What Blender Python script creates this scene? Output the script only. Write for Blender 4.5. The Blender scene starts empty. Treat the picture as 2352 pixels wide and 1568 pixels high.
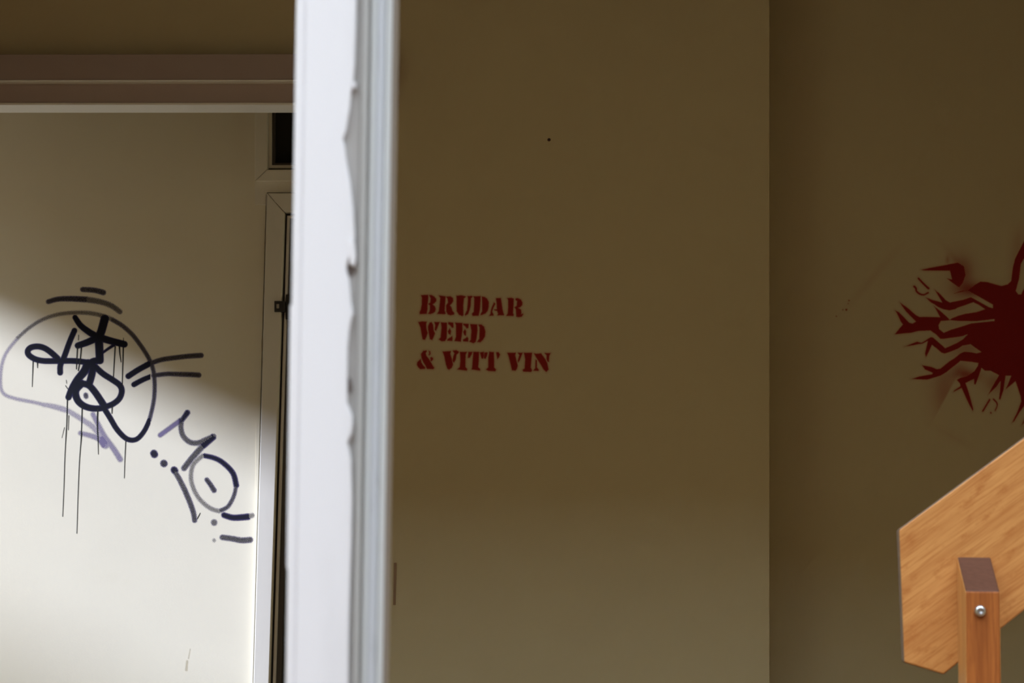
import bpy, bmesh, math, random
import numpy as np
from mathutils import Vector, Matrix
random.seed(4)
C = bpy.context.scene.collection
R = math.radians

# ------------------------------------------------------------------ camera, world, sun, exposure
FPX = 50/22.2*2352
CAM = np.array([0.0, 0.0, 1.1])
YAW, PITCH, ROLL = R(3.5), R(6.7), R(0.75)
fwd = np.array([-math.sin(YAW)*math.cos(PITCH), math.cos(YAW)*math.cos(PITCH), math.sin(PITCH)])
r0 = np.array([math.cos(YAW), math.sin(YAW), 0.0])
u0 = np.cross(r0, fwd)
rt = r0*math.cos(ROLL) + u0*math.sin(ROLL)
up = u0*math.cos(ROLL) - r0*math.sin(ROLL)
cd = bpy.data.cameras.new('camera'); cam = bpy.data.objects.new('camera', cd); C.objects.link(cam)
cd.sensor_width = 22.2; cd.sensor_fit = 'HORIZONTAL'; cd.lens = 50
M = Matrix(((rt[0], up[0], -fwd[0], CAM[0]), (rt[1], up[1], -fwd[1], CAM[1]), (rt[2], up[2], -fwd[2], CAM[2]), (0, 0, 0, 1)))
cam.matrix_world = M
cd.dof.use_dof = True; cd.dof.focus_distance = 4.5; cd.dof.aperture_fstop = 6.7
cd.clip_start = 0.05
bpy.context.scene.camera = cam

w = bpy.data.worlds.new('world'); bpy.context.scene.world = w; w.use_nodes = True
bg = w.node_tree.nodes['Background']
bg.inputs[0].default_value = (0.76, 0.88, 1.0, 1); bg.inputs[1].default_value = 5.8     # even bright overcast sky
SUN = Vector((1.0, 0.38, -0.47)).normalized()
sd_ = bpy.data.lights.new('sun', 'SUN'); sd_.energy = 8.5; sd_.angle = R(4.5); sd_.color = (0.91, 1.02, 1.36)
so = bpy.data.objects.new('sun', sd_); C.objects.link(so)
so.rotation_euler = SUN.to_track_quat('-Z', 'Y').to_euler(); so.location = (-6, -2, 6)
vs = bpy.context.scene.view_settings
bpy.context.scene.display_settings.display_device = 'sRGB'
vs.view_transform = 'Standard'; vs.look = 'None'; vs.gamma = 1; vs.use_curve_mapping = False; vs.exposure = 0.0

# ------------------------------------------------------------------ helpers
def P(px, py, y):
    """world point on the plane Y = y that the photo shows at pixel px, py"""
    px = np.asarray(px, float); py = np.asarray(py, float)
    a = (px-1176)/FPX; b = (784-py)/FPX
    d = fwd + a[..., None]*rt + b[..., None]*up
    t = (y-CAM[1])/d[..., 1]
    return CAM + d*t[..., None]
def Pv(px, py, y): return Vector(P(px, py, y))

def link(name, me, mat=None, parent=None, label=None, cat=None, kind=None, group=None):
    o = bpy.data.objects.new(name, me); C.objects.link(o)
    if mat and me: me.materials.append(mat)
    if parent:
        o.parent = parent
        o.matrix_parent_inverse = parent.matrix_basis.inverted()
    for k, v in (('label', label), ('category', cat), ('kind', kind), ('group', group)):
        if v: o[k] = v
    return o
def finish(name, bm, mat, parent=None, bevel=0, **kw):
    bmesh.ops.remove_doubles(bm, verts=bm.verts, dist=1e-6)
    bmesh.ops.recalc_face_normals(bm, faces=bm.faces)
    me = bpy.data.meshes.new(name); bm.to_mesh(me); bm.free()
    o = link(name, me, mat, parent, **kw)
    if bevel:
        m = o.modifiers.new('bevel', 'BEVEL'); m.width = bevel; m.segments = 2; m.limit_method = 'ANGLE'; m.angle_limit = R(35)
    return o
def add_box(bm, x0, x1, y0, y1, z0, z1):
    v = [bm.verts.new((x, y, z)) for x in (x0, x1) for y in (y0, y1) for z in (z0, z1)]
    for f in ((0,1,3,2), (4,6,7,5), (0,4,5,1), (2,3,7,6), (0,2,6,4), (1,5,7,3)): bm.faces.new([v[i] for i in f])
def add_prism(bm, front, back):
    a = [bm.verts.new(p) for p in front]; b = [bm.verts.new(p) for p in back]
    n = len(a); bm.faces.new(a); bm.faces.new(b[::-1])
    for i in range(n): bm.faces.new((a[i], b[i], b[(i+1) % n], a[(i+1) % n]))
def box(name, x0, x1, y0, y1, z0, z1, mat, parent=None, bevel=0, **kw):
    bm = bmesh.new(); add_box(bm, x0, x1, y0, y1, z0, z1); return finish(name, bm, mat, parent, bevel, **kw)
def slab_px(name, pts, yf, yb, mat, parent=None, bevel=0, **kw):
    """prism whose front outline lies at the given pixels on plane yf, straight back to plane yb"""
    fr = [Vector(P(x, y, yf)) for x, y in pts]
    bk = [Vector((p.x, yb, p.z)) for p in fr]
    bm = bmesh.new(); add_prism(bm, fr, bk); return finish(name, bm, mat, parent, bevel, **kw)

# ------------------------------------------------------------------ materials
def newmat(name):
    m = bpy.data.materials.new(name); m.use_nodes = True
    nt = m.node_tree; return m, nt, nt.nodes['Principled BSDF']
def N(nt, t, **kw):
    n = nt.nodes.new(t)
    for k, v in kw.items(): setattr(n, k, v)
    return n
def math_(nt, op, a, b=None, c=None, clamp=False):
    n = N(nt, 'ShaderNodeMath', operation=op, use_clamp=clamp)
    for i, v in enumerate((a, b, c)):
        if v is None: continue
        if isinstance(v, (int, float)): n.inputs[i].default_value = v
        else: nt.links.new(v, n.inputs[i])
    return n.outputs[0]
def smooth(nt, v, lo, hi):
    n = N(nt, 'ShaderNodeMapRange', interpolation_type='SMOOTHSTEP')
    nt.links.new(v, n.inputs[0]); n.inputs[1].default_value = lo; n.inputs[2].default_value = hi
    return n.outputs[0]
def mixcol(nt, f, a, b, mode='MIX'):
    n = N(nt, 'ShaderNodeMix', data_type='RGBA', blend_type=mode)
    for i, v in ((0, f), (6, a), (7, b)):
        if isinstance(v, (int, float)): n.inputs[i].default_value = v
        elif isinstance(v, tuple): n.inputs[i].default_value = (*v, 1)
        else: nt.links.new(v, n.inputs[i])
    return n.outputs[2]
def noise(nt, vec, scale, detail=4, rough=.5):
    n = N(nt, 'ShaderNodeTexNoise'); n.inputs['Scale'].default_value = scale
    n.inputs['Detail'].default_value = detail; n.inputs['Roughness'].default_value = rough
    if vec is not None: nt.links.new(vec, n.inputs['Vector'])
    return n.outputs['Fac']
def coords(nt, scale=(1,1,1), rot=(0,0,0)):
    tc = N(nt, 'ShaderNodeTexCoord'); mp = N(nt, 'ShaderNodeMapping')
    mp.inputs['Scale'].default_value = scale; mp.inputs['Rotation'].default_value = rot
    nt.links.new(tc.outputs['Object'], mp.inputs['Vector']); return mp.outputs[0]
def weave(nt, period=.0037):
    """glass-fibre wallpaper threads: alternating raised dots"""
    v = coords(nt)
    dn = N(nt, 'ShaderNodeTexNoise'); dn.inputs['Scale'].default_value = 60
    s = N(nt, 'ShaderNodeSeparateXYZ'); nt.links.new(v, s.inputs[0]); nt.links.new(v, dn.inputs['Vector'])
    jit = math_(nt, 'MULTIPLY', dn.outputs['Fac'], 2.5)
    k = 2*math.pi/period
    a = math_(nt, 'SINE', math_(nt, 'ADD', math_(nt, 'MULTIPLY', s.outputs[0], k), jit))
    b = math_(nt, 'SINE', math_(nt, 'ADD', math_(nt, 'MULTIPLY', s.outputs[2], k*.8), jit))
    return math_(nt, 'MULTIPLY_ADD', math_(nt, 'MULTIPLY', a, b), .5, .5), v
def wall_mat(name, col, bump=.35, spray=None):
    m, nt, bs = newmat(name)
    wv, v = weave(nt)
    n1 = noise(nt, v, 1.6, 5); n2 = noise(nt, v, 9, 6, .6)
    c = mixcol(nt, smooth(nt, n1, .35, .7), col, tuple(x*.95 for x in col))
    c = mixcol(nt, math_(nt, 'MULTIPLY', smooth(nt, n2, .62, .8), .12), c, (col[0]*.75, col[1]*.7, col[2]*.6))
    if spray:      # spray paint on the same wallpaper: 'sd' is the signed distance to the stencil edge, 'haze' the overspray
        core, rim, soft, halo = spray
        a = N(nt, 'ShaderNodeAttribute', attribute_name='sd'); hz = N(nt, 'ShaderNodeAttribute', attribute_name='haze')
        sd = math_(nt, 'ADD', a.outputs['Fac'], math_(nt, 'MULTIPLY', math_(nt, 'SUBTRACT', noise(nt, v, 420, 3, .6), .5), 1.5))
        al = smooth(nt, sd, *soft)
        h = math_(nt, 'MULTIPLY', math_(nt, 'POWER', smooth(nt, sd, -9.0, 1.0), 1.8), math_(nt, 'MULTIPLY_ADD', wv, .5, .7))
        al = math_(nt, 'MAXIMUM', al, math_(nt, 'MULTIPLY', h, halo))
        al = math_(nt, 'MAXIMUM', al, math_(nt, 'MULTIPLY', hz.outputs['Fac'], math_(nt, 'MULTIPLY_ADD', wv, .8, .6)), clamp=True)
        c = mixcol(nt, al, c, mixcol(nt, smooth(nt, sd, .2, 3.4), rim, core))
    nt.links.new(c, bs.inputs['Base Color']); bs.inputs['Roughness'].default_value = .75
    bs.inputs['Specular IOR Level'].default_value = .25
    h = math_(nt, 'ADD', wv, math_(nt, 'MULTIPLY', noise(nt, v, 260, 3), .8))
    bp = N(nt, 'ShaderNodeBump'); bp.inputs['Strength'].default_value = bump; bp.inputs['Distance'].default_value = .0006
    nt.links.new(h, bp.inputs['Height']); nt.links.new(bp.outputs[0], bs.inputs['Normal'])
    return m
def paint(name, col, rough=.45, bump=.05, dirt=.15, scale=30, spec=.4):
    m, nt, bs = newmat(name); v = coords(nt, (1, 1, .25))
    n = noise(nt, v, scale, 5, .6)
    c = mixcol(nt, math_(nt, 'MULTIPLY', smooth(nt, n, .5, .8), dirt), col, tuple(x*.55 for x in col))
    nt.links.new(c, bs.inputs['Base Color']); bs.inputs['Roughness'].default_value = rough
    bs.inputs['Specular IOR Level'].default_value = spec
    bp = N(nt, 'ShaderNodeBump'); bp.inputs['Strength'].default_value = bump; bp.inputs['Distance'].default_value = .002
    nt.links.new(n, bp.inputs['Height']); nt.links.new(bp.outputs[0], bs.inputs['Normal'])
    return m
def wood(name, light, dark, ang=0.0, stretch=14, scale=26, blot=.5, axis='XZ', contrast=(.3, .75), rough=.5):
    m, nt, bs = newmat(name)
    tc = N(nt, 'ShaderNodeTexCoord')
    r1 = N(nt, 'ShaderNodeMapping'); r1.inputs['Rotation'].default_value = (0, ang, 0)
    nt.links.new(tc.outputs['Object'], r1.inputs['Vector'])
    mp = N(nt, 'ShaderNodeMapping'); mp.inputs['Scale'].default_value = (1/stretch*scale, scale, scale)
    nt.links.new(r1.outputs[0], mp.inputs['Vector'])
    g = noise(nt, mp.outputs[0], 1.0, 3, .6)
    mp2 = N(nt, 'ShaderNodeMapping'); mp2.inputs['Scale'].default_value = (26, 100, 60)
    nt.links.new(r1.outputs[0], mp2.inputs['Vector']); b = noise(nt, mp2.outputs[0], 1.0, 5, .62)
    mp3 = N(nt, 'ShaderNodeMapping'); mp3.inputs['Scale'].default_value = (16, 330, 330)
    nt.links.new(r1.outputs[0], mp3.inputs['Vector']); f = noise(nt, mp3.outputs[0], 1.0, 3, .6)
    c = mixcol(nt, smooth(nt, g, *contrast), light, tuple((l*.55+d*.45) for l, d in zip(light, dark)))
    c = mixcol(nt, math_(nt, 'MULTIPLY', smooth(nt, b, .5, .78), blot), c, dark)
    c = mixcol(nt, math_(nt, 'MULTIPLY', smooth(nt, f, .42, .72), .5), c, dark)
    nt.links.new(c, bs.inputs['Base Color']); bs.inputs['Roughness'].default_value = rough
    bs.inputs['Specular IOR Level'].default_value = .3
    bp = N(nt, 'ShaderNodeBump'); bp.inputs['Strength'].default_value = .25; bp.inputs['Distance'].default_value = .001
    nt.links.new(f, bp.inputs['Height']); nt.links.new(bp.outputs[0], bs.inputs['Normal'])
    return m
def ink(name, col, edge, soft=(-1.2, 1.0), op=1.0, dry=True, col_edge=None, halo=0):
    """paint lying on the wallpaper: 'sd' is the signed distance (in mm) to the edge of the mark, 'dry' how starved the marker was"""
    m, nt, bs = newmat(name)
    a = N(nt, 'ShaderNodeAttribute', attribute_name='sd'); d = N(nt, 'ShaderNodeAttribute', attribute_name='dry')
    wv, v = weave(nt, .0037)
    n = noise(nt, v, 420, 3, .6)
    sd = math_(nt, 'ADD', a.outputs['Fac'], math_(nt, 'MULTIPLY', math_(nt, 'SUBTRACT', n, .5), edge))
    al = smooth(nt, sd, *soft)
    if dry:
        grain = math_(nt, 'MULTIPLY_ADD', wv, .75, math_(nt, 'MULTIPLY', n, .35))
        lo = math_(nt, 'SUBTRACT', math_(nt, 'MULTIPLY', d.outputs['Fac'], 1.1), .21)
        lo = math_(nt, 'ADD', lo, math_(nt, 'MULTIPLY', smooth(nt, sd, 3.5, -1.0), .16))
        hole = math_(nt, 'MULTIPLY', math_(nt, 'SUBTRACT', grain, lo), 6.0, clamp=True)
        al = math_(nt, 'MULTIPLY', al, hole)
    if halo:
        h = math_(nt, 'POWER', smooth(nt, sd, -9.0, 1.0), 2.2)
        h = math_(nt, 'MULTIPLY', h, math_(nt, 'MULTIPLY_ADD', wv, .4, .6))
        al = math_(nt, 'MAXIMUM', al, math_(nt, 'MULTIPLY', h, halo))
        o2 = N(nt, 'ShaderNodeAttribute', attribute_name='haze')
        al = math_(nt, 'MAXIMUM', al, math_(nt, 'MULTIPLY', o2.outputs['Fac'], math_(nt, 'MULTIPLY_ADD', wv, .5, .75)), clamp=True)
    al = math_(nt, 'MULTIPLY', al, op, clamp=True)
    if col_edge:
        nt.links.new(mixcol(nt, smooth(nt, sd, .2, 3.4), col_edge, col), bs.inputs['Base Color'])
    else: bs.inputs['Base Color'].default_value = (*col, 1)
    bs.inputs['Roughness'].default_value = .6; bs.inputs['Specular IOR Level'].default_value = .15
    nt.links.new(al, bs.inputs['Alpha'])
    return m

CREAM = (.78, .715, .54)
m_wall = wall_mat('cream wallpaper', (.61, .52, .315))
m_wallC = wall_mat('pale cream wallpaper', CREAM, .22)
m_lintel = paint('dull mauve grey paint', (.42, .335, .30), .6, dirt=.05)
m_lintel_lit = paint('lit underside paint', (.90, .88, .82), .5, dirt=.05)  # light from below on the undersides is put into this pale colour
m_bounce = paint('pale bounce slab', (.45, .41, .35), .9, scale=20)  # pale so the added slabs throw sunlight up at the lintel
m_frame = paint('warm grey frame paint', (.68, .635, .53), .45, dirt=.12)
m_frame2 = paint('cream frame paint', (.76, .71, .58), .5, dirt=.1)
m_white = paint('white gloss paint', (.90, .89, .92), .4, .08, .10, 22)
m_grey = paint('worn grey aluminium', (.46, .455, .445), .5, .1, .25, 40)
m_grey2 = paint('pale grey aluminium', (.58, .60, .605), .45, .1, .2, 30)
m_stripe = paint('stained blue grey gasket', (.54, .56, .60), .5, .1, .6, 60)
m_old = paint('bare grey undercoat', (.47, .455, .44), .7, .2, .35, 60)
m_dimedge = paint('brown grey edge falloff', (.24, .20, .16), .6)  # brown paints the dim, soft falloff at the right edge of the post
m_caulk = paint('brown caulk and shadow', (.22, .17, .10), .8)  # dark brown includes the shadow along the caulk
m_strike = paint('dull brown metal', (.30, .19, .11), .6)
m_chip = paint('grimy bare wood', (.17, .14, .125), .8)
m_rust = paint('rusty red brown paint', (.12, .045, .03), .7)
m_black = paint('black rubber', (.02, .018, .015), .6)
m_dark = paint('dark bronze metal', (.055, .045, .035), .45)
m_bead = paint('aluminium bead', (.60, .55, .50), .35, spec=.6)
m_board = wood('oiled pine board', (.62, .285, .085), (.34, .095, .014), R(36), 12, 42, .85, contrast=(.35, .68))
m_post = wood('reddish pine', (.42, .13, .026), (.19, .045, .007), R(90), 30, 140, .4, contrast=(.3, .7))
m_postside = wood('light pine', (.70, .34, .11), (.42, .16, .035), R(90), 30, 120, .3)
m_end = wood('dark end grain', (.115, .045, .026), (.065, .024, .013), R(-28), 20, 260, .3)
m_edge = wood('grey brown board edge', (.26, .18, .125), (.15, .085, .05), R(36), 20, 100, .4)  # greyer and darker than the board face
m_deck = wood('brown deck board', (.17, .082, .03), (.10, .045, .015), R(0), 20, 18, .4)
m_ceil = paint('dark ceiling paint', (.14, .10, .06), .8)  # unseen ceiling kept dark so less light reaches the wall tops
m_skyblock = paint('brown sky block', (.11, .065, .035), .9)  # warm brown of the unseen walls added to block sky
m_ground = paint('brown gravel', (.13, .085, .05), .95, scale=60, dirt=.5)
mg, nt, bs = newmat('dark window glass')
bs.inputs['Base Color'].default_value = (.012, .012, .010, 1); bs.inputs['Roughness'].default_value = .12
bs.inputs['Specular IOR Level'].default_value = .35; m_glass = mg
mc, nt, bs = newmat('bright zinc'); bs.inputs['Base Color'].default_value = (.62, .64, .68, 1)
bs.inputs['Metallic'].default_value = 1; bs.inputs['Roughness'].default_value = .28; m_zinc = mc
m_solid = ink('black marker ink', (.006, .006, .011), 1.2, col_edge=(.022, .018, .06))
m_dry = ink('half dry marker ink', (.012, .011, .022), 2.6, (-1.8, 1.6), col_edge=(.075, .058, .15))
m_faint = ink('faded purple marker ink', (.17, .135, .26), 3.2, (-3.0, 2.2), op=.75)
m_drip = ink('ink drips', (.02, .02, .016), .4, (-.7, .5), dry=False)
m_red = wall_mat('dark red spray paint', (.61, .52, .315), .35, ((.265, .010, .004), (.32, .026, .016), (-2.7, 1.2), .34))
m_red2 = wall_mat('dark red spray paint on the side wall', (.61, .52, .315), .35, ((.25, .008, .006), (.32, .022, .015), (-1.8, 1.8), .24))

# ------------------------------------------------------------------ setting
YA, YB, YC = 5.20, 5.42, 5.75
XL, XR = -1.80, 1.20
xj = P(893, 800, YA)[0]            # right jamb of the recess, behind the white post
xc = P(1767, 800, YA)[0]           # outer corner where the wall steps back
zl = P(340, 124, YA)[2]            # top of the lintel
zR = 2.80                          # porch ceiling
floor = box('floor', -3.6, 2.6, -2.0, 6.0, -.12, -.03, m_ground, kind='structure')
xx = -3.55; k = 0
plank_me = None
while xx < 2.5:
    if plank_me is None:
        pl = box('plank', -.07, .07, -1.95, 5.95, -.03, 0, m_deck, floor, .003); plank_me = pl.data
        pl.location.x = xx
    else:
        o = pl.copy(); C.objects.link(o); o.location.x = xx
    xx += .146; k += 1
ground = box('ground', -30, 30, -30, 30, -.4, -.3, m_ground, kind='structure')

bm = bmesh.new()
add_box(bm, xj, xc, YA, YA+.30, 0, zR); add_box(bm, XL-.1, xj, YA, YA+.12, zl-.06, zR)
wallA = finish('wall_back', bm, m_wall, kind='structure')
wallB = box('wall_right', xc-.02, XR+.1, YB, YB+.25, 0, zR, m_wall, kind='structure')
wallL = box('wall_sunblock', XL-.12, XL, 0.3, YA+.12, -.03, zR, m_wall, kind='structure')  # unseen, added to keep the sun off the porch
wallR = box('wall_dimmer', XR, XR+.12, 2.3, YB+.2, -.03, zR, m_wall, kind='structure')  # unseen, added to dim the wall at the right
ceiling = box('ceiling', XL-.3, XR+.3, 2.75, 6.1, zR, zR+.14, m_ceil, kind='structure')  # unseen roof, front edge set to limit skylight on the walls
# recess behind the lintel: unseen slab added at the left, its outer edge cuts the sunlight
EDGE_X = -3.3
zE = P(0, 738, YC)[2] + .47*(P(0, 738, YC)[0]-EDGE_X)
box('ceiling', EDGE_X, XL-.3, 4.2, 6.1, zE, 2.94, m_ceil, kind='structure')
box('wall_skyblock', -8.2, -8.0, -4, 12, -.3, 3.9, m_skyblock, kind='structure')  # unseen, added to hide low sky at the left
box('wall_skyblock', -8.4, -8.2, -6.2, 1.2, -.3, 8.2, m_skyblock, kind='structure')  # unseen taller block, added against sky at the front left
box('wall_skyblock', 8.0, 8.2, -6.2, 12, -.3, 8.2, m_skyblock, kind='structure')  # unseen, added to hide sky at the right
box('wall_skyblock_back', -14, 14, -6.4, -6.0, -.3, 7.9, m_skyblock, kind='structure')  # unseen, added to block the horizon and reflect warm light

# graffiti wall with the door opening left out
xd0 = P(599, 900, YC)[0]
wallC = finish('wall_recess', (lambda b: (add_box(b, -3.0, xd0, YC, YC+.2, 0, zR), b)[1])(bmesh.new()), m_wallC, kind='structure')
box('wall_behind', xd0-.05, xj+.5, YC+.16, YC+.2, 0, zR, m_dark, kind='structure')

# lintel, after two added slabs that bounce sun up to it
box('bounce_step', -1.95, xj, 5.02, YC, 0, .02, m_bounce, kind='structure')  # unseen slab added to bounce sun onto the lintel underside
box('floor', -5.2, -1.95, 3.6, 6.0, 0, .02, m_bounce, kind='structure')  # second unseen bounce slab, out to the left
lin = link('trim_1', None, kind='structure')
Z = lambda py, y=YA-.06: P(340, py, y)[2]
yf = YA-.075
xa, xb = XL, xj-.004
def lp(name, pyt, pyb, y0, y1, mat, sag=0):
    zt, zb = Z(pyt, y0), Z(pyb, y0)
    return box(name, xa, xb, y0, y1, zb, zt, mat, lin, .0015)
lp('fascia_board', 124, 183.5, yf, YA+.12, m_lintel)
lp('lower_board', 186, 236, yf+.03, YA+.02, m_lintel)
lp('lit_underside_strip', 235.5, 241, yf+.026, YA+.035, m_lintel_lit)  # pale strip stands for the lit underside of the lintel
lp('lit_ledge_strip', 183, 185.5, yf-.003, YA+.02, m_lintel_lit)  # pale line stands for the lit underside of the upper step

# ------------------------------------------------------------------ door with transom in the recess
door = link('door_1', None, kind='structure')
yF = YC-.012
def ln(p0, p1, y):                       # x on a (nearly vertical) line through two pixels
    return p0[0]+(p1[0]-p0[0])*(y-p0[1])/(p1[1]-p0[1])
bot = 2700
L_out = lambda y: ln((613, 443), (582, 1568), y)
L_in = lambda y: ln((652.5, 487), (618, 1568), y)
L_b0 = lambda y: L_in(y)+ (5 if y < 1000 else 7)
RX = 960                                  # the rest is behind the white post
# casing around the transom (mitred at the corner) and the cross piece
slab_px('transom_stile', [(586, 60), (614, 60), (613, 389), (585, 415)], yF-.004, YC+.08, m_frame2, door, .0015)
slab_px('transom_rail', [(613.6, 389.6), (RX, 387), (RX, 413), (585.8, 415.8)], yF-.004, YC+.08, m_frame2, door, .0015)
slab_px('transom_bead', [(617, 60), (624, 60), (624, 379), (RX, 377), (RX, 384), (617, 386)], yF+.02, YC+.05, m_frame, door, .001)
slab_px('transom_gasket', [(624, 60), (631, 60), (631, 374), (RX, 372), (RX, 377), (624, 379)], yF+.026, YC+.05, m_dark, door, .001)
slab_px('transom_pane', [(616, 60), (RX, 60), (RX, 385), (616, 386)], yF+.045, YC+.06, m_glass, door)
slab_px('cross_piece', [(585, 416.5), (RX, 414), (RX, 440.5), (ln((613,443),(582,1568),443), 441.5), (612, 470), (586, 470)], yF+.006, YC+.08, m_frame2, door)
slab_px('side_casing', [(589, 440), (611, 440), (L_out(1568)-1.2, 1568), (L_out(bot)-1.2, bot), (552, bot), (576, 1568), (588, 1100)], yF+.010, YC+.08, m_wallC, door)
slab_px('door_stile', [(613, 443), (652.5, 487), (L_in(1000), 1000), (L_in(1568), 1568), (L_in(bot), bot), (L_out(bot), bot), (L_out(1568), 1568), (L_out(1000)+.5, 1000)], yF-.008, YC+.08, m_frame, door, .002)
slab_px('door_rail', [(613.8, 443), (RX, 441), (RX, 484), (653, 486.2)], yF-.008, YC+.08, m_frame, door, .002)
def strip(name, off0, off1, top, y0, y1, mat, bev=.001):
    # a strip that follows the inside of the stile down and the rail across
    pts = [(L_in(top)+off0, top), (RX, top-2), (RX, top-2+(off1-off0)), (L_in(top)+off1, top+(off1-off0))]
    pts2 = pts + [(L_in(1568)+off1*1.15, 1568), (L_in(bot)+off1*1.3, bot), (L_in(bot)+off0*1.3, bot), (L_in(1568)+off0*1.15, 1568)]
    return slab_px(name, pts2, y0, y1, mat, door, bev)
strip('gasket', 0, 7, 487.5, yF+.018, yF+.06, m_black)
strip('glazing_bead', 7, 12.5, 494.5, yF+.010, yF+.06, m_bead, .002)
strip('inner_gasket', 12.5, 24, 500, yF+.022, yF+.065, m_dark)
slab_px('door_pane', [(L_in(510)+14, 512), (RX, 510), (RX, bot), (L_in(bot)+16, bot)], yF+.045, yF+.055, m_glass, door)
# latch keep: small dark plate with a square eye
bm = bmesh.new()
o4 = [(630, 691), (654, 691), (654, 716), (630, 716)]; i4 = [(634, 697), (641, 697), (641, 708), (634, 708)]
yl = yF-.014
fo = [bm.verts.new(P(x, y, yl)) for x, y in o4]; fi = [bm.verts.new(P(x, y, yl)) for x, y in i4]
bo = [bm.verts.new(Vector(v.co)+Vector((0, .012, 0))) for v in fo]; bi = [bm.verts.new(Vector(v.co)+Vector((0, .012, 0))) for v in fi]
for i in range(4):
    j = (i+1) % 4
    bm.faces.new((fo[i], fo[j], fi[j], fi[i])); bm.faces.new((bo[i], bi[i], bi[j], bo[j]))
    bm.faces.new((fo[i], bo[i], bo[j], fo[j])); bm.faces.new((fi[i], fi[j], bi[j], bi[i]))
finish('latch_keep', bm, m_black, door, .0012, label='small dark metal keep with a square eye')
slab_px('latch_plate', [(656, 676), (676, 676), (674, 733), (656, 733)], yF-.004, yF+.03, m_black, door, .002, label='dark metal latch plate')
# ragged caulk line between wall and frame, its shadow painted in as dark brown
bm = bmesh.new(); ys = list(range(446, 1120, 14)); a = []
for y in ys:
    wd = (.7 if y < 850 else .35)+1.5*max(0, random.random()-.55)+ (2.6 if 772 < y < 800 else 0) + (1.2 if 520 < y < 560 else 0)
    x = L_out(y)-1.0+random.uniform(-.5, .5); a.append((x-wd*.5, x+wd*.5, y))
vv = [(bm.verts.new(P(l, y, yF-.003)), bm.verts.new(P(r, y, yF-.003))) for l, r, y in a]
vb = [(bm.verts.new(P(l, y, yF+.002)), bm.verts.new(P(r, y, yF+.002))) for l, r, y in a]
for i in range(len(vv)-1):
    bm.faces.new((vv[i][0], vv[i][1], vv[i+1][1], vv[i+1][0])); bm.faces.new((vb[i][0], vb[i+1][0], vb[i+1][1], vb[i][1]))
    bm.faces.new((vv[i][0], vv[i+1][0], vb[i+1][0], vb[i][0])); bm.faces.new((vv[i][1], vb[i][1], vb[i+1][1], vv[i+1][1]))
finish('caulk_shadow', bm, m_caulk, door, label='ragged caulk line with its dark shadow')

# strike plate at the edge of the stencilled wall, just showing right of the post
slab_px('strike_plate', [(905, 1292), (910.5, 1292), (908.5, 1389), (903, 1389)], YA-.003, YA+.002, m_strike, wallA, label='thin red brown metal strip')
# nail hole in the stencilled wall
nb = bmesh.new(); c = Pv(1261, 321, YA)
bmesh.ops.create_cone(nb, segments=14, radius1=.0042, radius2=.0030, depth=.004, cap_ends=True,
                      matrix=Matrix.Translation(c+Vector((0, -.001, 0))) @ Matrix.Rotation(R(90), 4, 'X'))
nail = finish('wall_plug', nb, m_rust, wallA, label='tiny brown plug hole')
nb = bmesh.new(); bmesh.ops.create_cone(nb, segments=10, radius1=.0018, radius2=.0018, depth=.004, cap_ends=True,
                      matrix=Matrix.Translation(c+Vector((0, -.0035, 0))) @ Matrix.Rotation(R(90), 4, 'X'))
finish('wall_plug_bore', nb, m_black, nail)

# ------------------------------------------------------------------ marks on the walls
def seg_sd(X, Y, pts, w0, w1=None):
    w1 = w0 if w1 is None else w1
    d = np.full(X.shape, -1e3); n = len(pts)
    if n == 1: return w0/2-np.hypot(X-pts[0][0], Y-pts[0][1])
    for i in range(n-1):
        (ax, ay), (bx, by) = pts[i], pts[i+1]
        dx, dy = bx-ax, by-ay; L = dx*dx+dy*dy+1e-9
        t = np.clip(((X-ax)*dx+(Y-ay)*dy)/L, 0, 1)
        wd = w0+(w1-w0)*(i+t)/(n-1)
        d = np.maximum(d, wd/2-np.hypot(X-ax-t*dx, Y-ay-t*dy))
    return d
def curve(pts, sub=5):
    if len(pts) < 3: return pts
    p = [pts[0]]+list(pts)+[pts[-1]]; out = []
    for i in range(1, len(p)-2):
        for k in range(sub):
            t = k/sub; a = [.5*(2*p[i][c]+(p[i+1][c]-p[i-1][c])*t+(2*p[i-1][c]-5*p[i][c]+4*p[i+1][c]-p[i+2][c])*t*t+(3*p[i][c]-p[i-1][c]-3*p[i+1][c]+p[i+2][c])*t**3) for c in (0, 1)]
            out.append(tuple(a))
    out.append(pts[-1]); return out
def poly_sd(X, Y, pts):
    d = np.full(X.shape, 1e9); ins = np.zeros(X.shape, bool); n = len(pts)
    for i in range(n):
        (ax, ay), (bx, by) = pts[i], pts[(i+1) % n]
        dx, dy = bx-ax, by-ay; L = dx*dx+dy*dy+1e-9
        t = np.clip(((X-ax)*dx+(Y-ay)*dy)/L, 0, 1)
        d = np.minimum(d, np.hypot(X-ax-t*dx, Y-ay-t*dy))
        if ay != by:
            c = (ay > Y) != (by > Y)
            ins ^= c & (X < dx*(Y-ay)/dy+ax)
    return np.where(ins, d, -d)
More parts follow.
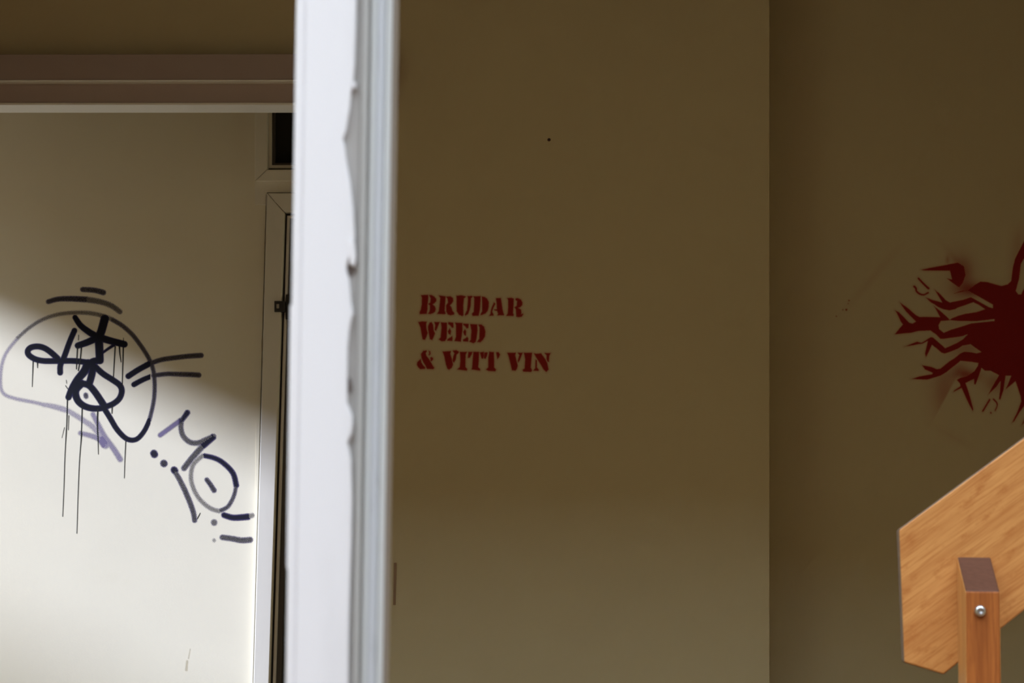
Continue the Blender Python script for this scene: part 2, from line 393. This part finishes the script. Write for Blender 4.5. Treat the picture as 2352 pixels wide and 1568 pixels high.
def decal(name, parent, plane, off, bbox, step, fn, mat, margin=5, label=None):
    x0, y0, x1, y1 = bbox; owned = name == 'letter'
    if owned: x0 = math.floor(x0/step)*step; y0 = math.floor(y0/step)*step      # one shared grid, so neighbours meet edge to edge
    xs = np.arange(x0, x1+step, step); ysr = np.arange(y0, y1+step, step)
    X, Y = np.meshgrid(xs, ysr)
    sd, dry, haze = fn(X, Y)
    keep = (sd > -margin) | (haze > .01)
    kq = keep[:-1, :-1] | keep[1:, :-1] | keep[:-1, 1:] | keep[1:, 1:]
    if owned: kq = keep[:-1, :-1]
    idx = -np.ones(X.shape, int); used = np.zeros(X.shape, bool)
    used[:-1, :-1] |= kq; used[1:, :-1] |= kq; used[:-1, 1:] |= kq; used[1:, 1:] |= kq
    idx[used] = np.arange(used.sum())
    pts = P(X[used], Y[used], plane-off)
    if owned: sd = dry
    q = np.stack([idx[:-1, :-1][kq], idx[1:, :-1][kq], idx[1:, 1:][kq], idx[:-1, 1:][kq]], 1)
    me = bpy.data.meshes.new(name); me.from_pydata(pts.tolist(), [], q.tolist())
    for nm, arr in (('sd', sd), ('dry', dry), ('haze', haze)):
        at = me.attributes.new(nm, 'FLOAT', 'POINT'); at.data.foreach_set('value', arr[used].astype(np.float32))
    me.update()
    return link(name, me, mat, parent, label=label)
def strokes(lst):
    def fn(X, Y):
        sd = np.full(X.shape, -1e3); dry = np.zeros(X.shape)
        for s in lst:
            pts, w0, w1, dr = s
            if lst is solid: w0, w1 = w0+1.2, w1+1.2
            d = seg_sd(X, Y, curve(pts), w0, w1); m = d > sd
            sd = np.where(m, d, sd); dry = np.where(m, dr, dry)
        return sd, dry, np.zeros(X.shape)
    return fn
def own(lst, everything):
    def fn(X, Y):
        a = np.full(X.shape, -1e3); b = a.copy()
        for p in lst: a = np.maximum(a, poly_sd(X, Y, p))
        for p in everything: b = np.maximum(b, poly_sd(X, Y, p))
        return np.where(a >= b-1e-9, b, -1e2), b, np.zeros(X.shape)
    return fn
def polys(lst, hz=None):
    def fn(X, Y):
        sd = np.full(X.shape, -1e3)
        for p in lst: sd = np.maximum(sd, poly_sd(X, Y, p))
        return sd, np.zeros(X.shape), (hz(X, Y) if hz else np.zeros(X.shape))
    return fn
def T(o, s, pts): return [(o[0]+x/s, o[1]+y/s) for x, y in pts]
c1 = lambda p: T((0, 620), 3.92, p)
c2 = lambda p: T((100, 900), 3.92, p)
cK = lambda p: T((40, 700), 6.532, p)

solid = [
 (cK([(1040,860),(850,840),(640,840),(400,840),(260,810),(170,750),(155,690),(200,640),(300,622),(400,645),(500,710),(600,800)]), 12, 12.5, .1),
 (cK([(855,385),(780,560),(700,780),(645,900),(640,1015)]), 11.5, 12, .1),
 (cK([(865,190),(950,310),(1080,410),(1200,480)]), 11, 15, .05),
 (cK([(1310,210),(1260,390),(1210,500)]), 18, 18, .05),
 (cK([(1220,480),(1228,650),(1235,830)]), 18, 17, .05),
 (cK([(1200,490),(1050,560),(905,610)]), 16, 13, .05),
 (cK([(1200,480),(1400,540),(1605,590)]), 16, 14, .05),
 (cK([(1450,600),(1350,665),(1270,725)]), 6, 4, .0),
 (cK([(1240,830),(1130,850),(1080,900)]), 15, 15, .05),
 (cK([(1060,880),(1000,1000),(900,1120),(820,1250),(765,1385)]), 19, 13, .1),
 (cK([(1130,900),(1120,1020),(1080,1170)]), 16, 15, .1),
 (cK([(1170,930),(1280,1030),(1420,1120),(1530,1200),(1565,1290),(1530,1400),(1440,1480),(1330,1525)]), 13, 12, .2),
 (cK([(960,1180),(890,1250),(870,1330),(910,1440),(1000,1515),(1120,1550),(1250,1550),(1330,1525)]), 17, 12, .15),
 (cK([(960,1180),(1060,1200),(1150,1290),(1240,1420),(1310,1530)]), 14, 15, .2),
 (c1([(935,1240),(990,1330),(1050,1430),(1120,1505),(1180,1530),(1240,1515),(1300,1445),(1345,1350)]), 12, 9.5, .2),
 (c1([(1155,955),(1240,900),(1340,845)]), 12, 12, .2),
 (c1([(1205,1030),(1290,985),(1380,950)]), 11, 10, .2),
]
dryS = [
 (c1([(160,610),(260,522),(370,452),(500,405),(640,385),(780,385),(900,405),(1000,440)]), 8, 11, .52),
 (c1([(1000,440),(1100,500),(1190,580),(1260,670),(1320,760),(1365,850),(1388,950),(1392,1080),(1380,1200),(1345,1350)]), 10.5, 9.5, .38),
 (c1([(435,285),(520,262),(640,258),(780,265)]), 11, 14, .34),
 (c1([(780,265),(900,285),(1000,320),(1080,375)]), 14, 12, .46),
 (c1([(745,175),(850,182),(930,202)]), 12, 13, .36),
 (c1([(1340,845),(1450,808),(1568,790),(1700,775),(1811,768)]), 11, 12, .36),
 (c1([(1380,950),(1500,935),(1600,937),(1700,940),(1790,945)]), 10, 12, .36),
 (cK([(1025,1350),(1030,1375)]), 11, 11, .4),
 (c2([(1245,255),(1295,185)]), 11, 13, .3),
 (c2([(1240,250),(1238,330),(1260,400),(1320,452),(1390,458),(1460,430),(1530,400)]), 12, 13, .44),
 (c2([(1525,405),(1430,490)]), 15, 14, .15),
 (c2([(1430,490),(1340,590),(1265,685)]), 14, 14, .42),
 (c2([(1430,575),(1350,650),(1327,760),(1350,870),(1410,970),(1500,1045),(1580,1072)]), 11, 11, .56),
 (c2([(1580,1072),(1660,1030),(1715,930),(1735,830)]), 10, 9, .40),
 (c2([(1735,840),(1705,730),(1620,640),(1540,595),(1450,573)]), 13, 11, .22),
 (c2([(1175,705),(1220,780),(1270,880)]), 12, 13, .42),
 (c2([(1270,880),(1320,1000),(1350,1090),(1360,1155)]), 13, 12, .40),
 (c2([(1175,700),(1182,710)]), 16, 16, .28),
 (c2([(993,552),(998,562)]), 17, 17, .30),
 (c2([(1083,642),(1084,644)]), 17, 17, .36),
 (c2([(1470,790),(1500,830),(1535,885)]), 11, 12, .38),
 (c2([(1535,1173),(1536,1176)]), 15, 15, .48),
 (c2([(1535,1333),(1536,1337)]), 9, 9, .6),
 (c2([(1625,1108),(1700,1130),(1780,1128),(1840,1122)]), 13, 15, .12),
 (c2([(1840,1122),(1880,1110)]), 13, 12, .55),
 (c2([(1610,1308),(1700,1320),(1780,1335),(1860,1330)]), 13, 14, .42),
]
faint = [
 (c1([(600,1270),(480,1235),(380,1208),(280,1185),(150,1160),(50,1125),(10,1070),(4,980),(12,880),(35,790),(80,710),(160,612)]), 9, 8, .52),
 (c2([(0,115),(100,130),(200,160),(280,205),(370,262),(450,320),(515,400)]), 11, 14, .54),
 (c2([(330,370),(430,395),(520,430),(560,480)]), 10, 16, .44),
 (c2([(445,200),(490,290),(550,400),(630,510),(690,605)]), 11, 13, .42),
 (c2([(520,420),(550,470)]), 18, 18, .05),
 (c2([(1050,388),(1150,315),(1225,260)]), 10, 10, .14),
]
drips = [(c1(p), a, b, 0) for p, a, b in [
 ([(298,825),(290,1050)], 2.6, 1.4), ([(338,835),(338,880)], 3, 1.5), ([(607,1165),(600,1400),(590,1568)], 2.8, 1.8),
 ([(740,1235),(735,1400),(727,1568)], 2.8, 1.8), ([(880,1255),(877,1400),(883,1540)], 3.6, 2.4), ([(1010,1230),(1008,1290)], 3, 2),
 ([(1037,690),(1020,970)], 2.8, 2), ([(1110,700),(1100,1035)], 3, 2), ([(1075,690),(1080,760),(1090,828)], 3.4, 1.5),
 ([(697,700),(688,890)], 3.0, 2.2), ([(732,700),(724,790),(705,905)], 3.2, 2.4), ([(708,585),(706,630)], 1.5, 1.5),
 ([(1112,610),(1112,640)], 1.2, 1.2), ([(597,990),(600,1020)], 1.2, 1.2), ([(590,1040),(610,1070)], 1.5, 1.5), ([(620,1310),(615,1440)], 1.8, 1.2)]]
drips += [(c2(p), a, b, 0) for p, a, b in [
 ([(205,330),(192,600),(182,900),(172,1120)], 2.0, 1.5), ([(345,370),(325,600),(312,900),(300,1272)], 2.2, 1.5),
 ([(490,400),(493,560)], 2.2, 1.4), ([(740,445),(733,600),(727,775)], 2.2, 1.4), ([(188,320),(165,412)], 1.3, 1.0), ([(1410,1090),(1385,1140)], 1.8, 2)]]
MB = (-6, 640, 600, 1270)
decal('marker_scribble', wallC, YC, 8e-5, MB, 1.7, strokes(faint), m_faint, 5, 'faded purple marker strokes')
decal('marker_outline', wallC, YC, 1.4e-4, MB, 1.4, strokes(dryS), m_dry, 4, 'half dry black marker outline of a head with stripes and the letters MO')
decal('marker_face', wallC, YC, 2.0e-4, (40, 715, 345, 1020), 1.3, strokes(solid), m_solid, 3, 'thick solid black marker face with looped eyes and nose')
decal('ink_drip', wallC, YC, 2.6e-4, (60, 740, 480, 1235), 1.0, strokes(drips), m_drip, 2, 'thin black ink runs')

t1 = lambda p: T((955, 668), 18.092, p)
t2 = lambda p: T((1080, 668), 18.092, p)
t3 = lambda p: T((955, 730), 13.835, p)
t4 = lambda p: T((950, 795), 14.7, p)
t5 = lambda p: T((1100, 795), 13.44, p)
letters = [
 ('B', [t1([(220,180),(350,165),(510,165),(520,240),(510,400),(490,560),(485,760),(450,950),(170,960),(160,880),(210,780),(250,560),(260,280)]),
  t1([(560,170),(650,170),(760,230),(850,330),(850,420),(780,500),(700,560),(800,650),(830,760),(800,860),(720,920),(600,960),(500,940),(560,880),(590,760),(590,600),(520,540),(600,480),(620,300),(580,220)])]),
 ('R', [t1([(960,190),(1080,200),(1240,230),(1220,500),(1200,800),(1240,940),(1180,965),(890,950),(960,830),(1000,500),(1020,290)]),
  t1([(1260,240),(1440,225),(1540,290),(1555,420),(1500,510),(1420,600),(1480,680),(1520,820),(1600,920),(1580,980),(1440,1010),(1330,970),(1270,860),(1260,600),(1340,480),(1320,320)])]),
 ('U', [t1([(1690,200),(1900,180),(2090,230),(2000,310),(1970,600),(1980,1000),(1930,1040),(1800,990),(1700,840),(1695,500),(1695,300)]),
  t2([(-110,215),(60,205),(100,230),(30,310),(20,600),(-30,800),(-90,960),(-200,1020),(-220,980),(-130,800),(-100,500),(-90,320)])]),
 ('D', [t2([(130,225),(430,215),(430,400),(400,800),(350,1025),(100,1035),(70,950),(150,860),(170,500),(170,300)]),
  t2([(480,235),(600,250),(700,320),(770,450),(770,650),(730,820),(640,930),(500,990),(430,1000),(440,950),(500,840),(500,500),(490,330)])]),
 ('A', [t2([(1080,300),(1270,295),(1300,450),(1340,750),(1380,920),(1410,980),(1390,1010),(1130,1010),(1160,940),(1120,830),(1010,800),(1000,770),(1110,760),(1100,500),(1080,370)]),
  t2([(990,480),(1045,530),(960,700),(910,860),(970,990),(960,1020),(790,1030),(840,960),(860,820),(900,680)])]),
 ('R', [t2([(1540,300),(1700,280),(1810,320),(1800,600),(1780,920),(1810,980),(1790,1040),(1500,1030),(1560,930),(1580,700),(1580,380)]),
  t2([(1890,310),(1980,300),(2110,360),(2170,480),(2160,590),(2090,660),(2000,700),(2110,780),(2130,900),(2120,970),(2190,940),(2200,980),(2130,1070),(2000,1090),(1920,1060),(1910,900),(1900,760),(1840,680),(1930,620),(1950,420),(1880,370)])]),
 ('W', [t3([(80,130),(200,110),(350,120),(330,180),(340,350),(380,470),(330,620),(290,690),(220,680),(190,540),(150,300)]),
  t3([(440,150),(500,130),(550,220),(570,400),(610,490),(560,620),(520,700),(450,670),(420,520),(390,350),(390,260)]),
  t3([(590,130),(760,130),(740,170),(690,300),(640,410),(600,370),(620,230)])]),
 ('E', [t3([(800,140),(990,150),(990,400),(980,650),(930,730),(820,740),(730,680),(790,620),(820,300)]), t3([(1040,130),(1190,150),(1200,300),(1150,310),(1100,240),(1030,190)]),
  t3([(1080,330),(1120,420),(1100,530),(1040,500),(1020,420)]), t3([(1150,580),(1170,650),(1160,730),(1000,720),(1010,670),(1100,620)])]),
 ('E', [t3([(1250,150),(1480,160),(1480,400),(1450,620),(1430,750),(1230,730),(1280,600),(1280,230)]), t3([(1510,180),(1680,190),(1670,310),(1620,330),(1570,260),(1510,220)]),
  t3([(1560,360),(1600,420),(1590,560),(1540,540),(1510,440)]), t3([(1630,600),(1670,650),(1660,750),(1510,740),(1500,690),(1590,640)])]),
 ('D', [t3([(1730,195),(1950,205),(1960,400),(1930,650),(1900,760),(1830,800),(1700,750),(1750,690),(1770,400)]),
  t3([(1990,210),(2090,210),(2170,280),(2210,420),(2200,580),(2130,700),(2050,770),(1950,760),(2020,660),(2030,300)])]),
 ('and', [t4([(250,260),(330,150),(440,140),(440,180),(410,230),(430,320),(520,430),(600,570),(650,660),(700,730),(660,770),(450,760),(400,650),(330,540),(270,400)]),
  t4([(510,150),(560,180),(570,260),(530,310),(510,290),(530,230)]), t4([(560,390),(605,365),(655,395),(655,450),(600,505),(560,480),(575,435)]),
  t4([(240,430),(260,540),(320,640),(400,720),(380,760),(230,770),(150,700),(110,620),(130,530)])]),
 ('V', [t4([(980,180),(1260,160),(1240,260),(1290,420),(1330,620),(1290,720),(1200,790),(1140,750),(1090,600),(1040,350)]),
  t4([(1320,150),(1440,130),(1530,180),(1520,220),(1450,280),(1420,450),(1360,550),(1310,500),(1340,350),(1380,240)])]),
 ('I', [t4([(1560,190),(1800,190),(1760,280),(1750,500),(1750,700),(1810,770),(1790,820),(1480,780),(1560,700),(1580,500),(1570,280)])]),
 ('T', [t4([(1850,190),(1990,190),(1960,270),(1900,380),(1830,390),(1840,300)]), t4([(2020,185),(2210,190),(2200,500),(2180,700),(2250,780),(2240,820),(1960,780),(1980,700),(2000,400)]),
  t5([(30,190),(150,170),(160,300),(130,380),(80,370)])]),
 ('T', [t5([(170,190),(270,190),(250,290),(210,380),(150,370)]), t5([(320,170),(460,180),(470,450),(470,650),(530,720),(500,770),(300,760),(220,720),(290,650),(290,350)]),
  t5([(530,190),(600,180),(650,250),(620,340),(570,390),(555,300)])]),
 ('V', [t5([(880,200),(1140,200),(1120,280),(1170,480),(1200,600),(1170,700),(1130,750),(1020,740),(990,600),(920,320)]), t5([(1200,200),(1350,200),(1310,300),(1260,430),(1210,500),(1200,440),(1250,270)])]),
 ('I', [t5([(1390,200),(1640,200),(1620,400),(1600,650),(1640,740),(1610,790),(1370,780),(1350,730),(1410,680),(1430,400)])]),
 ('N', [t5([(1700,220),(1780,230),(1920,220),(2050,400),(2110,520),(2150,720),(2080,790),(2000,720),(1900,550),(1760,330)]),
  t5([(1750,410),(1790,440),(1790,650),(1850,730),(1830,760),(1680,750),(1740,680)]), t5([(2030,210),(2210,210),(2170,300),(2160,480),(2120,470),(2090,400),(2090,280)])]),
]
lettering = link('stencil_lettering', None, None, wallA, label='dark red stencilled words BRUDAR WEED & VITT VIN in three lines')
ALLP = [p for ch, ps in letters for p in ps]
for i, (ch, ps) in enumerate(letters):
    xs = [x for p in ps for x, y in p]; ysr = [y for p in ps for x, y in p]
    nx = 6 if i else 8
    decal('letter', lettering, YA, 8e-5, (min(xs)-nx, min(ysr)-7, max(xs)+nx, max(ysr)+7), .9, own(ps, ALLP), m_red, 9)

# spiky red spray mark on the wall at the right
S = 7.8375
r1 = lambda p: T((2040, 560), S, p)
r2 = lambda p: T((2192, 540), S, p)
r3 = lambda p: T((2040, 740), S, p)
r4 = lambda p: T((2192, 780), S, p)
big = (r2([(1254,100),(1150,300),(1090,420),(1050,580),(1020,820),(960,880),(850,910),(700,870),(600,840),(470,830),(380,880),(260,970),(100,1000),(0,1040),(-15,1060),(240,1000),(330,1050),(480,1130),(690,1250),(690,1310),(620,1290),(460,1200),(300,1110),(150,1160),(0,1190)])
 + r1([(1110,1050),(1040,1010),(930,890),(830,815),(880,900),(970,1050),(820,1010),(665,955),(760,1050),(830,1090),(900,1140),(1000,1180),(1100,1200),(1200,1180)])
 + r2([(63,1306),(200,1260),(340,1210),(430,1250),(550,1330),(400,1380),(200,1410),(63,1447)])
 + r1([(1150,1335),(1110,1360),(1060,1310),(960,1220),(815,1105),(870,1200),(930,1315),(700,1310),(560,1310),(490,1270),(380,1170),(205,1045),(240,1110),(330,1230),(495,1395),(440,1430),(380,1415),(300,1330),(200,1230),(115,1185),(160,1260),(220,1390),(260,1450)])
 + r3([(200,110),(110,220),(260,205),(420,190),(540,160),(760,150),(860,220),(940,300),(1000,300),(1254,268)])
 + [(2212, 772), (2222, 768), (2212, 778)]
 + r3([(1254,360),(1100,430),(1025,462),(1000,435),(900,350),(810,270),(770,262),(720,290),(600,365),(520,345),(400,390),(280,440),(400,425),(560,395),(610,390),(710,340),(690,430),(660,560),(678,640),(730,540),(790,410),(880,480),(960,550),(1020,565),(1100,540),(1254,480)])
 + r4([(150,110),(290,85),(380,150),(480,220),(400,240),(300,220),(180,210),(110,240),(0,330)])
 + r3([(1100,700),(940,830),(880,840),(780,800),(605,768),(660,850),(800,910),(790,930),(560,970),(405,1020),(550,1030),(700,1035),(820,1000),(950,960),(1050,900),(1254,740)])
 + r4([(110,385),(300,400),(430,420),(420,470),(360,560),(220,650),(110,680),(40,720),(100,790),(105,835),(0,905),(-25,945),(10,930),(130,870),(200,1030),(270,1180),(332,1290),(345,1250),(290,1040),(240,880),(205,780),(350,710),(355,805),(385,805),(420,720),(450,640),(490,510),(550,560),(650,560),(800,640),(720,770),(640,920),(600,1000),(760,850),(830,750),(820,900),(800,1075),(830,1080),(890,900),(925,650),(1020,650),(960,800),(910,910),(1100,750),(1150,900),(1190,1020),(1200,1110),(1130,1300),(1030,1500),(1080,1470),(1180,1300),(1254,1200)])
 + [(2366, 900), (2400, 985), (2396, 900), (2440, 950), (2425, 870), (2480, 890), (2440, 830), (2505, 790), (2440, 770), (2500, 720), (2435, 720), (2460, 640), (2400, 690), (2372, 640)]
 + r2([(1254,960),(1200,1060),(1150,1060),(1110,1000),(1170,780),(1200,520),(1254,430)])
 + [(2385, 560), (2378, 520)])
gap = r1([(1254,1390),(1130,1375),(950,1390),(910,1460),(920,1530)]) + r3([(1000,185),(1130,130)]) + [(2203, 751), (2231, 742), (2284, 736.5), (2284, 733)] + r2([(400,1550),(63,1547)])
head = r1([(580,462),(800,418),(1000,382),(1254,330),(1370,400),(1400,560),(1350,700),(1280,790),(1240,765),(1150,700),(1050,618),(1145,632),(1110,485),(900,485),(640,482)])
extra = [r4([(1254,1420),(1205,1545),(1254,1500)]), head]
bars = [(r1([(545,620),(640,720),(725,800)]), 5.5, 6.5), (r1([(470,765),(500,800),(510,850),(570,900),(640,915),(720,878)]), 6.2, 5.0),
        (r4([(635,1080),(575,1180),(512,1285)]), 5.5, 5.0), (r4([(705,1070),(760,1130),(770,1190),(735,1275)]), 5.0, 3.6), (r4([(655,1310),(660,1320)]), 4.2, 4.2)]
def splat(X, Y):
    sd = poly_sd(X, Y, big)
    sd = np.minimum(sd, -poly_sd(X, Y, gap))
    for p in extra: sd = np.maximum(sd, poly_sd(X, Y, p))
    for p, a, b in bars: sd = np.maximum(sd, seg_sd(X, Y, curve(p), a, b)-.3)
    g = lambda cx, cy, sx, sy, a: a*np.exp(-(((X-cx)/sx)**2+((Y-cy)/sy)**2))
    hz = g(2212, 622, 24, 36, .55)+g(2238, 662, 40, 18, .5)+g(2330, 640, 14, 60, .28)+g(2340, 560, 16, 40, .25)+g(2200, 640, 34, 60, .16)
    hz += g(2225, 862, 26, 14, .75)+g(2205, 850, 18, 16, .35)+g(2290, 880, 30, 24, .5)+g(2205, 760, 60, 90, .22)+g(2225, 805, 36, 22, .3)+g(2240, 668, 40, 14, .3)
    # sharp edged overspray beside where the masking sheet lay
    e = (X-2138)*(-110)+(Y-975)*(-60)      # signed side of the line (2138,975)-(2198,865)
    e = e/125.
    hz += np.where(e > -2, np.clip((e+2)/4, 0, 1), 0)*g(2172, 905, 32, 66, .5)*np.clip((Y-835)/25, 0, 1)
    e2 = ((X-2140)*(-70)+(Y-975)*120)/139.
    hz += np.exp(-np.abs(e2)/9)*np.where((X > 2135), 1, 0)*g(2190, 1003, 50, 40, .13)
    e3 = ((X-1945)*130+(Y-705)*115)/173.
    hz += np.exp(-(e3/9)**2)*g(2000, 640, 75, 90, .12)
    e4 = ((X-2155)*80+(Y-545)*(-62))/101.
    hz += np.exp(-(e4/8)**2)*g(2190, 590, 34, 40, .16)
    hz += np.exp(-(((X-2176)/5)**2+((Y-597)/11)**2))*.35
    hz = np.where((X > 2490) | (Y < 505), 0, hz)
    hz = hz*np.clip((2480-X)/30, 0, 1)
    return sd, np.zeros(X.shape), np.where(hz > .015, hz, 0)
decal('spray_mark', wallB, YB, 8e-5, (1925, 500, 2520, 1075), 1.5, splat, m_red2, 9, 'dark red sprayed burst of jagged spikes')
def specks(X, Y):
    sd = np.full(X.shape, -1e3)
    for x, y, r in ((1950, 690, 3.0), (1944, 711, 4.4), (1936, 711, 2.4), (1921, 726, 2.2), (1948, 697, 1.6)):
        sd = np.maximum(sd, r/2-np.hypot(X-x, Y-y))
    return sd, np.zeros(X.shape), np.zeros(X.shape)
decal('paint_speck', wallB, YB, 1.8e-4, (1910, 680, 1960, 735), .8, specks, m_red2, 1.5, 'small dark red paint specks')
# small yellow brown scuff low on the graffiti wall
m_scuff = ink('yellow brown scuff', (.45, .36, .20), 2.0, (-1.5, 1.5), op=.35)
decal('scuff_mark', wallC, YC, 8e-5, (415, 1480, 450, 1545), 1.2, strokes([([(437, 1490), (433, 1512)], 2.0, 2.6, .2), ([(430, 1518), (428, 1538)], 5, 6, .3)]), m_scuff, 3, 'small yellow brown scuff')

# ------------------------------------------------------------------ white post close to the camera
YP = 1.70
post = link('door_post', None, label='blurred white painted post with flaking edge and grey channelled side', cat='post')
def pe(off): return [(680+off, -420), (680+off-29.5, 1990)]      # pixel edge that leans as the post does
def pline(x_top, x_bot, y):                                      # x at row y for edges given at y=0 and y=1568
    return x_top+(x_bot-x_top)*y/1568
Y0, Y1 = -3000, 5200
def bar(name, l, r, yf, yb, mat, bev=.001, **kw):
    return slab_px(name, [(pline(*l, Y0), Y0), (pline(*r, Y0), Y0), (pline(*r, Y1), Y1), (pline(*l, Y1), Y1)], yf, yb, mat, post, bev, **kw)
bar('core', (684, 661), (838, 815), YP+.004, YP+.05, m_old, .003)
# flaking paint film: thick white skin with the ragged right edge seen in the photo
edge = [(Y0, 868), (-300, 825), (0, 820), (90, 818), (150, 816), (195, 812), (215, 808), (250, 805), (300, 797), (322, 789), (338, 793), (370, 797), (420, 806), (480, 813), (545, 817),
        (575, 811), (600, 800), (620, 797), (642, 803), (668, 806), (695, 808), (720, 813), (738, 808), (760, 804), (800, 800), (870, 799), (925, 799), (940, 805), (955, 811), (975, 812), (995, 810),
        (1008, 803), (1018, 800), (1035, 804), (1055, 808), (1150, 811), (1250, 809), (1330, 806), (1450, 803), (1568, 802), (2000, 796), (Y1, 740)]
def film(name, e, lfun, yf, yb, mat):
    bm = bmesh.new(); F = []; 
    for y, x in e:
        l = lfun(y)
        F.append((bm.verts.new(P(l, y, yf)), bm.verts.new(P(x-5, y, yf)), bm.verts.new(P(x-1.5, y, yf+.0006)), bm.verts.new(P(x, y, yb)), bm.verts.new(P(l, y, yb))))
    for a, b in zip(F, F[1:]):
        for i in range(5):
            j = (i+1) % 5; bm.faces.new((a[i], a[j], b[j], b[i]))
    bm.faces.new(F[0]); bm.faces.new(F[-1][::-1])
    return finish(name, bm, mat, post)
film('paint_film', edge, lambda y: pline(703, 678, y), YP, YP+.0042, m_white)
bar('rounded_arris', (680, 655.5), (703, 678), YP+.0012, YP+.045, m_white, .0016)
# chips of paint that stand off from the film
for pts in ([(800, 548), (815, 556), (818, 590), (814, 612), (804, 606), (801, 575)], [(812, 186), (818, 190), (815, 204), (810, 200)]):
    slab_px('paint_flake', pts, YP-.0006, YP+.003, m_white, post, .0005)
for pts in ([(796, 607), (812, 612), (816, 624), (806, 637), (799, 630)], [(799, 868), (806, 868), (810, 890), (806, 905), (799, 900)]):
    slab_px('bare_patch', pts, YP+.0033, YP+.006, m_chip, post)
slab_px('peeling_strip', [(pline(678, 652, 700), 700), (pline(683, 659, 700), 700), (664, 1300), (661.5, 1313), (658, 1302)], YP+.002, YP+.006, m_white, post, .0004)
# grey channelled side profile that stands forward of the painted face
bar('channel_web', (834, 810), (850, 826), YP-.004, YP+.02, m_grey, .001)
bar('channel_groove', (850, 826), (855, 831), YP-.001, YP+.02, m_old, .0005)
bar('channel_lip', (855, 831), (868, 843), YP-.010, YP+.02, m_grey2, .0012)
bar('stained_gasket', (868, 843), (888, 864), YP-.011, YP+.02, m_stripe, .001)
bar('outer_lip', (888, 864), (900, 876), YP-.014, YP+.008, m_grey2, .004)
bar('dim_edge', (899, 875), (907, 883), YP-.006, YP+.022, m_dimedge, .004)  # brown bar painted as the dim falloff of the edge

# ------------------------------------------------------------------ wooden stair railing
YW = 3.0
rail = link('wooden_railing', None, label='orange pine railing with wide slanted board bolted to an upright post', cat='railing')
def up_x(x0, y0, y): return x0 - (1767-x0)/45000.*(y-y0)*1.0
top = [(2064, 1216), (2352, 1005), (3000, 530)]
low = [(3000, 890), (2352, 1402), (2168, 1549), (2076, 1521)]
board = slab_px('slanted_board', top+low, YW, YW+.028, m_board, rail, .0025)
board.data.materials.append(m_edge)
for p in board.data.polygons:
    if abs(p.normal.y) < .5: p.material_index = 1
# upright: sloped end cut facing the viewer
def upright(xf0, xf1, ytb, ytf, yfr, parent):
    zt_b = P(xf0, ytb, YW)[2]; zt_f = P(xf0, ytf, yfr)[2]
    x0 = P(xf0, ytf, yfr)[0]; x1 = P(xf1, ytf, yfr)[0]
    bm = bmesh.new()
    v = {}
    for n_, x in (('l', x0), ('r', x1)):
        v[n_+'fb'] = bm.verts.new((x, yfr, 0)); v[n_+'ft'] = bm.verts.new((x, yfr, zt_f))
        v[n_+'bb'] = bm.verts.new((x, YW, 0)); v[n_+'bt'] = bm.verts.new((x, YW, zt_b))
    fs = [('lfb','lft','rft','rfb'), ('lft','lbt','rbt','rft'), ('lbb','lbt','lft','lfb'), ('rfb','rft','rbt','rbb'), ('lbb','rbb','rbt','lbt'), ('lbb','lfb','rfb','rbb')]
    for i, f in enumerate(fs):
        fc = bm.faces.new([v[k] for k in f]); fc.material_index = {0: 0, 1: 2}.get(i, 1)
    me = bpy.data.meshes.new('upright_post'); bmesh.ops.recalc_face_normals(bm, faces=bm.faces); bm.to_mesh(me); bm.free()
    o = link('upright_post', me, m_post, parent); me.materials.append(m_postside); me.materials.append(m_end)
    m = o.modifiers.new('bevel', 'BEVEL'); m.width = .0022; m.segments = 2; m.limit_method = 'ANGLE'; m.angle_limit = R(20)
    return o
upright(2217, 2297, 1278, 1357, YW-.075, rail)
# second upright further up the flight, outside the frame
o = upright(2217, 2297, 1278, 1357, YW-.075, rail); o.location = (.40, 0, .30)
for v in o.data.vertices:
    if v.co.z < .01: v.co.z = -.30      # stands on the same floor
# bolt: domed head with a socket
def lathe(name, prof, c, mat, parent, seg=24, **kw):
    bm = bmesh.new(); rings = []
    for r, y in prof:
        rings.append([bm.verts.new((c.x+r*math.cos(2*math.pi*k/seg), c.y+y, c.z+r*math.sin(2*math.pi*k/seg))) for k in range(seg)])
    for a, b in zip(rings, rings[1:]):
        for k in range(seg): bm.faces.new((a[k], a[(k+1) % seg], b[(k+1) % seg], b[k]))
    bm.faces.new(rings[0]); bm.faces.new(rings[-1][::-1])
    o = finish(name, bm, mat, parent, **kw)
    for p in o.data.polygons: p.use_smooth = True
    return o
cb = Pv(2251.5, 1403, YW-.0755)
lathe('bolt', [(.0074, .001), (.0074, -.0012), (.0068, -.0032), (.0052, -.0048), (.0030, -.0052), (.0026, -.0050), (.0020, -.0028), (.0008, -.0026)], cb, m_zinc, rail, label='shiny domed steel bolt')
